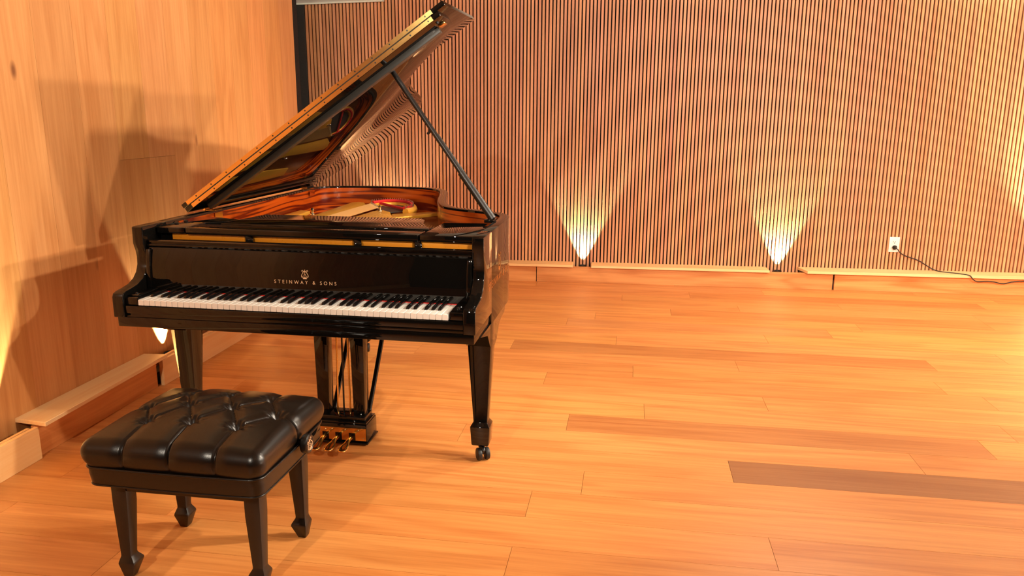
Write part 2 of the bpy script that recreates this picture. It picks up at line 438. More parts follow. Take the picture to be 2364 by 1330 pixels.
# ---------------------------------------------------------------- uplights
def beam(loc, rz, power, tilt=0.10, size=57, blend=0.25, parent=None):
    d = bpy.data.lights.new('uplight_beam', 'SPOT'); d.energy = power; d.color = (0.98, 1.0, 0.72)
    d.spot_size = math.radians(size); d.spot_blend = blend; d.shadow_soft_size = 0.008
    o = bpy.data.objects.new('uplight_beam', d); COL.objects.link(o)
    if parent: o.parent = parent; o.location = (0, 0, 0.054); rz = 0
    else: o.location = loc + Vector((0, 0, 0.054))
    o.rotation_euler = (Matrix.Rotation(rz, 3, 'Z') @ Matrix.Rotation(math.pi - tilt, 3, 'X')).to_euler()
def uplight(loc, rz, label, power, size=57, blend=0.25):
    t = empty('uplight', loc, rz)
    MB().lathe([(0.030, 0.0), (0.034, 0.004), (0.034, 0.040), (0.034, 0.052), (0.029, 0.052), (0.027, 0.030)], (0, 0, 0)).build('housing', M_SATIN, t, smooth=35)
    MB().lathe([(0.020, 0.0305), (0.020, 0.0320)], (0, 0, 0), 20).build('lens', M_LED, t)
    MB().box(-0.038, 0.038, -0.014, 0.014, -0.004, 0.0005).build('bracket', M_SATIN, t)
    beam(None, 0, power, size=size, blend=blend, parent=t)
    tag(t, label, 'uplight', 'wall uplights')
    return t
UPW = 120
uplight(bpt(2.066, 0.094, 0.085), B_RZ, 'black uplight at slatted wall in first ledge notch right of the piano', UPW)
uplight(bpt(3.715, 0.094, 0.085), B_RZ, 'black uplight in the wider ledge notch nearer the power outlet', UPW)
uplight(bpt(0.42, 0.094, 0.163), B_RZ, 'uplight at slatted wall hidden behind the grand piano', UPW)
uplight(bpt(5.98, 0.060, 0.169), B_RZ, 'uplight on the ledge at the far right end of slatted wall', 1400, 88, 1.0)
uplight(lpt(-2.690, -0.072, 0.072), L_RZ, 'black uplight at panelled wall behind the piano front leg', UPW)
uplight(lpt(-3.93, -0.072, 0.072), L_RZ, 'black uplight at panelled wall on the left edge of view', UPW)
uplight(lpt(-1.45, -0.072, 0.072), L_RZ, 'uplight at panelled wall behind the piano body', UPW)

# ---------------------------------------------------------------- outlet and cord
ot = empty('power_outlet', bpt(4.648, SLAT_OFF - 0.0005, 0.3775), B_RZ)
MB().box(-0.041, 0.041, -0.007, 0.0, -0.0635, 0.0635).build('cover_plate', M_WHITE, ot, bevel=0.002)
for zc in (0.021, -0.021):
    soc = MB().prism([(0.017 * math.cos(a), zc + max(-0.0135, min(0.0135, 0.017 * math.sin(a)))) for a in [2 * math.pi * i / 20 for i in range(20)]],
               lambda a, b_, h: (a, h, b_), -0.0085, -0.007).build('receptacle', M_WHITE, ot)
    if zc > 0:
        MB().box(-0.0085, -0.0060, -0.0092, -0.0080, zc - 0.001, zc + 0.009).box(0.0055, 0.0085, -0.0092, -0.0080, zc - 0.001, zc + 0.008).cyl((0, -0.0092, zc - 0.007), (0, -0.0080, zc - 0.007), 0.0035, 10).build('slot', M_RUBBER, soc)
tag(ot, 'white duplex power outlet on slatted wall', 'outlet')
pc = empty('power_cord', bpt(4.648, SLAT_OFF, 0.356), B_RZ)  # ordinary power cord with its plug
MB().lathe([(0.010, 0.0), (0.017, 0.006), (0.019, 0.020), (0.012, 0.030), (0.007, 0.038)], (0, 0, 0), 16).build('plug', M_RUBBER, pc, smooth=40).rotation_euler = (math.pi / 2, 0, 0)
pc.children[0].location = (0, -0.0088, 0)
base_s, base_z = 4.648, 0.356
cpts = [(4.648, -0.040, 0.356), (4.668, -0.045, 0.342), (4.69, -0.03, 0.318), (4.735, -0.012, 0.290), (4.80, -0.008, 0.268), (4.86, -0.008, 0.246), (4.93, -0.008, 0.205),
        (4.985, -0.020, 0.1745), (5.03, -0.070, 0.1695), (5.12, -0.120, 0.1695), (5.17, -0.165, 0.1695), (5.20, -0.182, 0.163), (5.225, -0.182, 0.135), (5.26, -0.180, 0.118), (5.33, -0.178, 0.121),
        (5.39, -0.178, 0.118), (5.46, -0.178, 0.105), (5.54, -0.178, 0.124), (5.66, -0.178, 0.130), (5.85, -0.178, 0.110), (6.2, -0.178, 0.03), (6.6, -0.2, 0.006)]
MB().tube(catmull([(s - base_s, o, z - base_z) for s, o, z in cpts], 5), 0.0042, 8).build('cable', M_RUBBER, pc, smooth=60)
tag(pc, 'black power cord plugged into outlet and draped over the ledge', 'cord')

# ================================================================ GRAND PIANO
PA = -0.004628
piano = empty('grand_piano', (-1.85887, 2.64441, 0), PA)
tag(piano, 'glossy black grand piano with its lid propped open', 'piano')
ZT = 0.969
XL, XR = -0.1015, 1.3265
def P(name, mb, mat, parent=None, **k): return mb.build(name, mat, parent or piano, **k)

# outer rim path: up the spine, round the tail, down the bent side
curve = [(-0.110, 1.72), (-0.1105, 1.83), (-0.088, 1.945), (0.024, 2.030), (0.21, 2.074), (0.40, 2.084), (0.564, 2.062), (0.678, 2.003), (0.748, 1.910), (0.800, 1.762),
         (0.853, 1.52), (0.895, 1.345), (0.940, 1.195), (0.995, 1.090), (1.082, 1.022), (1.170, 0.975), (1.262, 0.905), (1.308, 0.830), (1.3265, 0.730), (1.3265, 0.60)]
outer = [(XL, 0.31), (-0.1065, 1.1)] + catmull(curve, 7) + [(1.3265, 0.31)]
TH = 0.045
inner = offset_path(outer, TH)
inner[0] = (XL + TH, 0.31); inner[-1] = (XR - TH, 0.31)
def rim_mesh(o_, i_, z0, z1):
    n = len(o_); v = []
    for (ox, oy), (ix, iy) in zip(o_, i_):
        v += [(ox, oy, z0), (ox, oy, z1), (ix, iy, z1), (ix, iy, z0)]
    f = []
    for a in range(n - 1):
        for k in range(4):
            f.append((a * 4 + k, a * 4 + (k + 1) % 4, (a + 1) * 4 + (k + 1) % 4, (a + 1) * 4 + k))
    f += [(0, 1, 2, 3), ((n - 1) * 4 + 3, (n - 1) * 4 + 2, (n - 1) * 4 + 1, (n - 1) * 4)]
    return v, f
v, f = rim_mesh(outer, inner, 0.592, ZT)
mb = MB(); mb.add(v, f)
rim = P('rim', mb, M_BLACK, bevel=0.0025, ang=50)
in2 = offset_path(outer, TH + 0.0005); in3 = offset_path(outer, TH + 0.005)
for a in (in2, in3): a[0] = (a[0][0], 0.40); a[-1] = (a[-1][0], 0.40)
v, f = rim_mesh(in2, in3, 0.80, ZT - 0.010)
# unroll: give the veneer its own x along the path by storing it on straight local axes is not possible, so the grain follows y on the spine
mb = MB(); mb.add(v, f)
M_MAHOG_RIM = None
inner_rim = P('inner_rim_veneer', mb, M_MAHOG, smooth=40)
uvl = inner_rim.data.uv_layers.new(name='grain')
arc = [0.0]
for (ax_, ay_), (bx_, by_) in zip(in3[:-1], in3[1:]): arc.append(arc[-1] + math.hypot(bx_ - ax_, by_ - ay_))
for lp_ in inner_rim.data.loops:
    vi = lp_.vertex_index; uvl.data[lp_.index].uv = (arc[vi // 4], inner_rim.data.vertices[vi].co.z)
inner_rim['label'] = 'red-brown striped mahogany veneer lining'

# arms
arm_prof = [(0.315, ZT), (0.155, ZT), (0.149, ZT - 0.004), (0.148, 0.900), (0.158, 0.872), (0.163, 0.845), (0.161, 0.815), (0.148, 0.786), (0.125, 0.764), (0.090, 0.748), (0.045, 0.740), (0.012, 0.736), (-0.003, 0.730), (-0.010, 0.717), (-0.010, 0.638), (0.315, 0.638)]
for x0, x1 in ((XL, XL + TH), (XR - TH, XR)):
    P('arm', MB().prism(arm_prof, lambda a, b_, h: (h, a, b_), x0, x1), M_BLACK, bevel=0.003, seg=3, ang=60)
P('keybed', MB().box(XL + 0.007, XR - 0.007, 0.0024, 0.62, 0.599, 0.6375), M_BLACK, bevel=0.002)
P('key_slip', MB().box(XL + TH + 0.001, XR - TH - 0.001, -0.004, 0.022, 0.6545, 0.684), M_BLACK, bevel=0.002)
P('key_slip_moulding', MB().box(XL + TH + 0.001, XR - TH - 0.001, 0.004, 0.022, 0.638, 0.654), M_BLACK, bevel=0.002)
# leg brackets under the case sides
br = [(0.012, 0.5985), (0.10, 0.5985), (0.24, 0.560), (0.29, 0.500), (0.385, 0.482), (0.436, 0.496), (0.462, 0.520), (0.500, 0.548), (0.55, 0.560), (0.625, 0.566), (0.648, 0.585), (0.66, 0.5915), (0.10, 0.5985)]
br = [(0.10, 0.598), (0.24, 0.565), (0.292, 0.505), (0.385, 0.482), (0.436, 0.496), (0.462, 0.520), (0.500, 0.548), (0.55, 0.560), (0.625, 0.566), (0.646, 0.585), (0.650, 0.598)]
for x0, x1 in ((XL + 0.001, XL + 0.10), (XR - 0.10, XR - 0.001)):
    P('leg_bracket', MB().prism(br, lambda a, b_, h: (h, a, b_), x0, x1), M_BLACK, bevel=0.002, ang=60)

# legs with spade feet and twin-wheel casters
def sq(cx, cy, hx, hy, z): return [(cx - hx, cy - hy, z), (cx + hx, cy - hy, z), (cx + hx, cy + hy, z), (cx - hx, cy + hy, z)]
def piano_leg(cx, cy, ztop, swivel):
    sec = [(0.030, 0.066), (0.036, 0.072), (0.0405, 0.146), (0.0405, 0.152), (0.030, 0.168), (0.0285, 0.172), (0.047, 0.50), (0.047, ztop)]
    leg = P('leg', MB().strips([sq(cx, cy, h, h, z) for h, z in sec]), M_BLACK, bevel=0.0015, ang=25, seg=2)
    # caster
    c, s = math.cos(swivel), math.sin(swivel)
    def tr(x, y, z): return (cx + c * x - s * y, cy + s * x + c * y, z)
    ca = MB().cyl((cx, cy, 0.050), (cx, cy, 0.0665), 0.014, 12)
    ca.prism([(-0.020, 0.030), (-0.024, 0.045), (-0.014, 0.0575), (0.014, 0.0575), (0.026, 0.048), (0.026, 0.030)], lambda a, b_, h: tr(h, a - 0.012, b_), -0.006, 0.006)
    caster = P('caster', ca, M_SATIN, leg, bevel=0.001, seg=1)
    for sx in (-1, 1):
        w_ = MB().cyl(tr(sx * 0.008, -0.018, 0.0265), tr(sx * 0.026, -0.018, 0.0265), 0.0265, 24)
        P('wheel', w_, M_RUBBER, leg, bevel=0.004, seg=2)
    return leg
piano_leg(1.2790, 0.342, 0.598, 0.5)
piano_leg(-0.024, 0.345, 0.598, 0.3)
piano_leg(0.29, 1.70, 0.66, 0.2)

# keys
WK = 1.225 / 52
ZK = 0.7085
wme = None
for i in range(52):
    x = WK * i
    if wme is None:
        o = MB().box(0.0004, WK - 0.0004, 0.0, 0.152, 0.6865, ZK).build('white_key', M_IVORY, piano, bevel=0.0010, seg=1); wme = o.data
    else:
        o = bpy.data.objects.new('white_key', wme); COL.objects.link(o); o.parent = piano
    o.location = (x, 0, 0)
bme = None
for i in range(51):
    n_ = 'ABCDEFG'[i % 7]
    if n_ not in 'ACDFG': continue
    dx = {'A': 0.002, 'C': -0.0025, 'D': 0.0025, 'F': -0.003, 'G': 0.0}[n_]
    if bme is None:
        h1, h2 = 0.0065, 0.0048
        z0, z1 = ZK + 0.0002, ZK + 0.0120
        vs = [(-h1, 0.050, z0), (h1, 0.050, z0), (h1, 0.150, z0), (-h1, 0.150, z0), (-h2, 0.0565, z1 - 0.0015), (h2, 0.0565, z1 - 0.0015), (h2, 0.150, z1), (-h2, 0.150, z1)]
        fs = [(0, 3, 2, 1), (4, 5, 6, 7), (0, 1, 5, 4), (1, 2, 6, 5), (2, 3, 7, 6), (3, 0, 4, 7)]
        mb = MB(); mb.add(vs, fs)
        o = mb.build('black_key', M_EBONY, piano, bevel=0.0014, seg=2); bme = o.data
    else:
        o = bpy.data.objects.new('black_key', bme); COL.objects.link(o); o.parent = piano
    o.location = (WK * (i + 1) + dx, 0, 0)
# cheek blocks
for x0, x1 in ((XL + TH + 0.001, -0.0015), (1.2265, XR - TH - 0.001)):
    ck = P('cheek_block', MB().box(x0, x1, 0.004, 0.150, 0.6845, 0.716), M_BLACK, bevel=0.004, seg=3)
    mx = (x0 + x1) / 2
    P('cheek_cap', MB().box(x0 + 0.006, x1 - 0.006, 0.020, 0.150, 0.7162, 0.723), M_BLACK, ck, bevel=0.003)
    P('cheek_screw', MB().lathe([(0.006, 0.0), (0.0055, 0.004), (0.003, 0.006)], (mx, 0.040, 0.7231), 12), M_SATIN, ck, smooth=40)
P('key_felt', MB().box(0.0, 1.225, 0.1490, 0.1522, 0.7088, 0.7115), M_RED)

# fallboard: open, with curved ends
fb = [(0.1525, 0.7125), (0.1527, 0.745), (0.1535, 0.780), (0.156, 0.815), (0.162, 0.850), (0.170, 0.884), (0.166, 0.888), (0.163, 0.893), (0.166, 0.898), (0.176, 0.899), (0.176, 0.903), (0.170, 0.905), (0.170, 0.911), (0.178, 0.914), (0.205, 0.914), (0.205, 0.715)]
FB0, FB1 = XL + TH + 0.0015, XR - TH - 0.0015
P('fallboard', MB().prism(fb, lambda a, b_, h: (h, a, b_), FB0 + 0.004, FB1 - 0.004), M_BLACK, smooth=25)
for x0, x1, sx in ((FB0 + 0.001, FB0 + 0.020, 1), (FB1 - 0.020, FB1 - 0.001, -1)):
    P('fallboard_end_cap', MB().prism([(0.205, 0.716), (0.145, 0.716), (0.146, 0.78), (0.150, 0.83), (0.158, 0.88), (0.205, 0.885)], lambda a, b_, h: (h, a, b_), x0, x1), M_BLACK, bevel=0.003, ang=60)

# amber strip and desk pivots seen under the music shelf
P('amber_rail', MB().box(XL + TH + 0.06, XR - TH - 0.012, 0.258, 0.267, 0.880, 0.9295), M_AMBER, bevel=0.001)
for x in (0.335, 0.790, 1.035):
    mb = MB()
    mb.cyl((x - 0.004, 0.240, 0.912), (x + 0.020, 0.2565, 0.912), 0.022, 20)
    P('desk_pivot', mb, M_BLACK, bevel=0.004)
P('stretcher_floor', MB().box(FB0, FB1, 0.2055, 0.249, 0.86, 0.900), M_BLACK)

# music desk lying flat
shelf = P('music_shelf', MB().box(0.075, 1.050, 0.236, 0.352, 0.9300, 0.957), M_BLACK, bevel=0.003)
desk_poly = [(0.155, 0.376), (1.052, 0.385), (1.046, 0.430), (1.015, 0.480), (0.985, 0.560), (0.962, 0.660), (0.938, 0.697), (0.60, 0.700), (0.205, 0.690), (0.190, 0.640), (0.182, 0.570), (0.166, 0.500), (0.150, 0.450)]
desk = P('music_desk', MB().prism(desk_poly, lambda a, b_, h: (a, b_, h), 0.944, 0.9585), M_BLACK, bevel=0.002, ang=60)
for x in (0.33, 0.47, 0.745, 1.0):
    P('desk_hinge', MB().box(x - 0.035, x + 0.035, 0.3535, 0.3745, 0.9475, 0.9545), M_BRASS, desk)
wing_r = [(1.056, 0.240), (1.270, 0.236), (1.272, 0.620), (1.062, 0.600), (1.060, 0.40)]
P('desk_wing', MB().prism(wing_r, lambda a, b_, h: (a, b_, h), 0.931, 0.957), M_BLACK, bevel=0.003, ang=60)
wing_l = [(-0.048, 0.236), (0.070, 0.240), (0.070, 0.40), (0.140, 0.45), (0.155, 0.520), (0.03, 0.565), (-0.050, 0.565)]
P('desk_wing', MB().prism(wing_l, lambda a, b_, h: (a, b_, h), 0.931, 0.957), M_BLACK, bevel=0.003, ang=60)
P('front_rail', MB().box(XL + TH + 0.001, XR - TH - 0.001, 0.268, 0.2905, 0.860, 0.9295), M_BLACK, bevel=0.002)
# knob pair by the left wing
for y in (0.33, 0.40):
    P('desk_button', MB().lathe([(0.009, 0), (0.010, 0.004), (0.006, 0.008)], (-0.02, y, 0.9572), 12), M_SATIN, smooth=40)

# soundboard, plate, strings
sb = [(x, y) for x, y in offset_path(outer, TH + 0.002)]
sb[0] = (XL + TH + 0.002, 0.33); sb[-1] = (XR - TH - 0.002, 0.33)
P('soundboard', MB().prism(sb, lambda a, b_, h: (a, b_, h), 0.790, 0.799), M_SPRUCE)
plate_in = offset_path(outer, TH + 0.012)
pl_poly = [(-0.045, 0.60), (-0.052, 1.55), (0.02, 1.62), (0.13, 1.36), (0.165, 1.36), (0.160, 1.96), (0.185, 2.00), (0.24, 1.90), (0.275, 1.84), (0.26, 1.30), (0.30, 0.95), (0.36, 0.90), (0.37, 1.33), (0.415, 1.62), (0.45, 1.64), (0.54, 1.44), (0.60, 1.30), (0.72, 1.05), (0.80, 0.90), (1.20, 0.80), (1.24, 0.60)]
# plate built as several cast pieces of one casting
pb = MB()
pb.prism([(-0.046, 0.50), (1.26, 0.50), (1.26, 0.74), (-0.048, 0.74)], lambda a, b_, h: (a, b_, h), 0.842, 0.866)
pb.prism([(-0.048, 0.70), (0.05, 0.70), (0.045, 1.30), (0.02, 1.60), (-0.050, 1.62)], lambda a, b_, h: (a, b_, h), 0.840, 0.862)
pb.prism([(0.055, 0.72), (0.245, 0.72), (0.252, 1.30), (0.275, 1.84), (0.215, 1.97), (0.165, 2.005), (0.135, 1.97), (0.155, 1.36)], lambda a, b_, h: (a, b_, h), 0.846, 0.874)
pb.prism([(0.36, 0.72), (0.58, 0.72), (0.60, 1.10), (0.575, 1.40), (0.50, 1.60), (0.43, 1.68), (0.40, 1.66), (0.37, 1.30)], lambda a, b_, h: (a, b_, h), 0.842, 0.868)
pb.prism([(0.575, 1.40), (0.60, 1.44), (0.80, 1.70), (0.775, 1.74), (0.52, 1.56)], lambda a, b_, h: (a, b_, h), 0.842, 0.862)
P('iron_plate', pb, M_GOLD, bevel=0.006, seg=3, ang=50)
st = MB()
for i in range(34):
    t = i / 33
    st.cyl((0.250 + 0.115 * t, 0.74, 0.884), (0.295 + 0.115 * t - 0.0 * t, 1.87 - 0.20 * t, 0.882), 0.0011, 5)
for i in range(46):
    t = i / 45
    st.cyl((0.42 + 0.78 * t, 0.72, 0.878), (0.42 + 0.70 * t, 1.55 - 0.72 * t, 0.876), 0.0007, 4)
o = P('strings', st, M_STRING); o['kind'] = 'stuff'; o['label'] = 'close row of copper strings'
# hitch-pin curve with red felt and pins over a dark opening
loop = [(0.30, 1.86), (0.34, 1.965), (0.42, 1.985), (0.50, 1.94), (0.565, 1.84), (0.605, 1.70), (0.585, 1.62)]
lc = catmull(loop, 6)
P('plate_opening', MB().prism([(0.32, 1.84), (0.37, 1.95), (0.44, 1.955), (0.51, 1.89), (0.56, 1.78), (0.575, 1.66), (0.50, 1.60), (0.42, 1.66)], lambda a, b_, h: (a, b_, h), 0.862, 0.866), M_GREYBAR)
P('hitch_plate', MB().tube([(x, y, 0.866) for x, y in lc], 0.022, 8), M_GOLD, smooth=50)
P('red_felt', MB().tube([(x, y, 0.889) for x, y in offset_path(lc, 0.012)], 0.009, 6).tube([(0.325, 1.93, 0.878), (0.45, 1.80, 0.876), (0.60, 1.64, 0.876)], 0.008, 6), M_RED, smooth=50)
pn = MB()
for x, y in lc[::1]:
    pn.cyl((x, y, 0.884), (x, y, 0.905), 0.0022, 6)
for i in range(14):
    t = i / 13
    pn.cyl((0.30 + 0.13 * t, 1.85 - 0.22 * t, 0.875), (0.30 + 0.13 * t, 1.85 - 0.22 * t, 0.893), 0.0025, 6)
o = P('hitch_pins', pn, M_STEEL); o['kind'] = 'stuff'
nb = MB().lathe([(0.012, 0.0), (0.012, 0.006), (0.006, 0.010), (0.007, 0.022), (0.010, 0.028), (0.006, 0.036), (0.002, 0.038)], (0.139, 1.356, 0.872), 12)
P('nose_bolt', nb, M_STEEL, smooth=40)
nb2 = MB().lathe([(0.014, 0.0), (0.014, 0.006), (0.007, 0.010), (0.008, 0.020), (0.011, 0.026), (0.003, 0.034)], (0.43, 1.63, 0.866), 12)
P('nose_bolt', nb2, M_STEEL, smooth=40)
# dampers / tuning pins just behind the desk
dm = MB()
for i in range(60):
    x = 0.22 + 0.014 * i
    dm.box(x, x + 0.008, 0.735, 0.775, 0.88, 0.908)
P('damper_row', dm, M_SATIN)['kind'] = 'stuff'

# ---------------------------------------------------------------- lid
TL = math.radians(35.1); XH, ZH = -0.105, 0.973
def lidp(u, y, wv): return (XH + u * math.cos(TL) - wv * math.sin(TL), y, ZH + u * math.sin(TL) + wv * math.cos(TL))
lcurve = [(1.44, 0.70), (1.425, 0.81), (1.36, 0.915), (1.27, 0.985), (1.185, 1.045), (1.095, 1.115), (1.043, 1.207), (1.005, 1.34), (0.968, 1.52), (0.940, 1.68), (0.908, 1.815), (0.855, 1.948),
          (0.775, 2.060), (0.655, 2.135), (0.500, 2.172), (0.36, 2.168), (0.221, 2.138), (0.114, 2.075), (0.018, 1.985), (0.004, 1.90)]
lpoly = [(0.004, 0.55), (1.44, 0.55)] + catmull(lcurve, 6)
lid = P('lid', MB().prism(lpoly, lidp, 0.0, 0.0215), M_BLACK, bevel=0.002, ang=60)
flap = P('lid_flap', MB().prism([(0.0, 0.55), (1.478, 0.55), (1.487, 1.097), (0.0, 1.09)], lidp, 0.0225, 0.044), M_BLACK, bevel=0.002, ang=60)
hg = MB()
hg.prism([(0.045, 0.0015), (1.405, 0.0015), (1.405, 0.0195), (0.045, 0.0195)], lambda a, b_, h: lidp(a, h, b_), 0.5455, 0.5495)
hg.prism([(0.030, 0.0245), (1.418, 0.0245), (1.418, 0.0425), (0.030, 0.0425)], lambda a, b_, h: lidp(a, h, b_), 0.5455, 0.5495)
hinge = P('lid_hinge_strip', hg, M_BRASS); hinge['label'] = 'long brass hinge strip'
hs = MB()
for i in range(15):
    u = 0.09 + i * 0.0925
    for wv in (0.0105, 0.0335):
        p = Vector(lidp(u, 0.545, wv)); hs.cyl(p, p + Vector((0, 0.001, 0)), 0.0034, 8)
P('hinge_screws', hs, M_SATIN, hinge)['kind'] = 'stuff'
hk = MB()
hk.cyl(lidp(0.045, 0.5445, 0.022), lidp(1.405, 0.5445, 0.022), 0.0022, 8)
P('hinge_knuckle', hk, M_GREYBAR, hinge)
cle = MB().prism([(0.055, 0.640), (1.385, 0.662), (1.385, 0.700), (0.055, 0.690)], lidp, -0.026, -0.0005)
P('lid_batten', cle, M_GREYBAR, bevel=0.002)
P('lid_back_batten', MB().prism([(0.03, 0.70), (0.075, 0.70), (0.075, 1.86), (0.03, 1.86)], lidp, -0.012, -0.0005), M_BLACK, bevel=0.002)
for u, y in ((1.37, 0.74), (1.20, 0.72), (0.90, 0.715), (0.55, 0.705), (0.25, 0.70), (1.405, 0.60)):
    P('lid_bumper', MB().cyl(lidp(u, y, -0.0005), lidp(u, y, -0.008), 0.006, 10), M_RUBBER)
P('prop_cup', MB().prism([(1.075, 0.735), (1.13, 0.735), (1.13, 0.79), (1.075, 0.79)], lidp, -0.006, -0.0005), M_SATIN, bevel=0.001)
P('lid_latch', MB().prism([(1.395, 0.640), (1.425, 0.640), (1.425, 0.69), (1.395, 0.69)], lidp, -0.012, -0.0005), M_BRASS, bevel=0.002)
# brass lid hinges on the spine
for y in (0.72, 1.80):
    h = P('spine_hinge', MB().cyl((XH + 0.004, y - 0.035, 0.975), (XH + 0.004, y + 0.035, 0.975), 0.0055, 12), M_BRASS, smooth=40)
    P('hinge_leaf', MB().box(XL + TH + 0.0062, XL + TH + 0.0085, y - 0.033, y + 0.033, 0.928, 0.958), M_BRASS, h)
    P('hinge_top_leaf', MB().box(XL + 0.008, XL + TH + 0.008, y - 0.033, y + 0.033, ZT + 0.0002, ZT + 0.0022), M_BRASS, h)
    for k in range(3):
        p = Vector(lidp(0.03 + 0.02 * k, y - 0.02 + 0.02 * (k % 2) * 2, -0.0005)); q = Vector(lidp(0.03 + 0.02 * k, y - 0.02 + 0.04 * (k % 2), -0.003))
        P('screw_head', MB().cyl(p, q, 0.005, 8), M_STEEL, h)

# prop stick
top = Vector(lidp(1.098, 0.762, -0.006)); bot = Vector((1.268, 0.650, 0.972))
d = (bot - top)
mid = top + d * 0.70
P('prop_stick', MB().tube([top, mid], 0.0115, 12).tube([mid - d * 0.01, bot], 0.0165, 12), M_SATIN, smooth=50)
side = Vector((0.0, 0.035, 0.0))
P('short_prop', MB().tube([top + d * 0.44 + side * 0.55, bot + side], 0.0105, 8), M_GREYBAR, smooth=50)
P('prop_peg', MB().cyl(top + d * 0.40, top + d * 0.40 + Vector((-0.02, 0.0, -0.02)), 0.006, 8), M_SATIN)
P('prop_pivot', MB().box(1.235, 1.2795, 0.62, 0.70, 0.958, 0.972), M_BLACK, bevel=0.003)

# ---------------------------------------------------------------- lyre and pedals
LXc = 0.638
def lbox(x0, x1, y0, y1, z0, z1): return MB().box(LXc + x0, LXc + x1, y0, y1, z0, z1)
lyre = P('lyre_base', lbox(-0.127, 0.127, 0.372, 0.50, 0.014, 0.094), M_BLACK, bevel=0.002)
P('lyre_foot', lbox(-0.132, 0.132, 0.364, 0.508, 0.006, 0.0138), M_BLACK, lyre, bevel=0.002)
P('lyre_step', lbox(-0.125, 0.125, 0.376, 0.496, 0.0942, 0.104), M_BLACK, lyre, bevel=0.003)
P('lyre_cap', lbox(-0.115, 0.115, 0.388, 0.486, 0.1042, 0.124), M_BLACK, lyre, bevel=0.003)
gp = MB()
X = [-0.124, -0.075, -0.045, -0.016, 0.014, 0.046, 0.076, 0.124]
for a in (0, 2, 4, 6): gp.box(LXc + X[a], LXc + X[a + 1], 0.3690, 0.3718, 0.022, 0.078)
for a in (1, 3, 5): gp.box(LXc + X[a], LXc + X[a + 1], 0.3690, 0.3718, 0.056, 0.078)
P('pedal_plate', gp, M_BRASS, lyre)
scr = MB()
for x, z in ((-0.06, 0.066), (-0.03, 0.068), (0.03, 0.068), (0.112, 0.034), (0.09, 0.068)):
    scr.cyl((LXc + x, 0.3675, z), (LXc + x, 0.3690, z), 0.0035, 8)
P('plate_screws', scr, M_STEEL, lyre)
def pedal(px):
    sec = []
    prof = [(0.372, 0.0085, 0.044, 0.006), (0.33, 0.0085, 0.043, 0.006), (0.300, 0.013, 0.040, 0.0055), (0.275, 0.019, 0.036, 0.005), (0.255, 0.0205, 0.033, 0.005), (0.240, 0.017, 0.031, 0.005), (0.232, 0.009, 0.030, 0.004)]
    for y, hw, z, ht in prof:
        sec.append([(px - hw, y, z - ht), (px + hw, y, z - ht), (px + hw, y, z), (px + hw * 0.5, y, z + ht * 0.8), (px - hw * 0.5, y, z + ht * 0.8), (px - hw, y, z)])
    return P('pedal', MB().strips(sec), M_BRASS, bevel=0.001, seg=1)
for dx in (-0.060, -0.001, 0.061): pedal(LXc + dx)
for sx in (-1, 1):
    cx = LXc + sx * 0.0815
    P('lyre_post', MB().strips([sq(cx - 0.0, 0.437, 0.0255, 0.026, 0.1242), sq(cx - sx * 0.0, 0.437, 0.0310, 0.030, 0.592)]), M_BLACK, bevel=0.0015)
    P('lyre_brace', MB().tube([(cx + 0.020, 0.475, 0.110), (cx + 0.030, 0.80, 0.592)], 0.0115, 8), M_BLACK, smooth=50)
for dx, m_ in ((-0.028, M_BRASS), (0.030, M_BRASS), (0.0, M_SATIN)):
    P('pedal_rod', MB().cyl((LXc + dx, 0.442, 0.1242), (LXc + dx * 0.8, 0.452, 0.592), 0.0042, 8), m_, smooth=50)

# ---------------------------------------------------------------- lettering
def text_geo(s, spacing=1.5):
    c = bpy.data.curves.new('lettering', 'FONT'); c.body = s; c.space_character = spacing; c.size = 1.0; c.extrude = 0.0; c.offset = 0.0
    t = bpy.data.objects.new('lettering', c); COL.objects.link(t)
    dg = bpy.context.evaluated_depsgraph_get(); dg.update()
    me = bpy.data.meshes.new_from_object(t.evaluated_get(dg))
    bpy.data.objects.remove(t)
    xs = [v.co.x for v in me.vertices]; ys = [v.co.y for v in me.vertices]
    return me, min(xs), max(xs), min(ys), max(ys)
def ribbon(mb, pts, wd, fn, h0=0.0, h1=0.0004):
    pts = [Vector((p[0], p[1])) for p in pts]
    lft, rgt = [], []
    for i, p in enumerate(pts):
        a = pts[max(i - 1, 0)]; b_ = pts[min(i + 1, len(pts) - 1)]; t = (b_ - a).normalized(); n = Vector((-t.y, t.x))
        wi = wd[i] if isinstance(wd, list) else wd
        lft.append(p + n * wi / 2); rgt.append(p - n * wi / 2)
    for i in range(len(pts) - 1):
        mb.prism([tuple(lft[i]), tuple(lft[i + 1]), tuple(rgt[i + 1]), tuple(rgt[i])], fn, h0, h1)
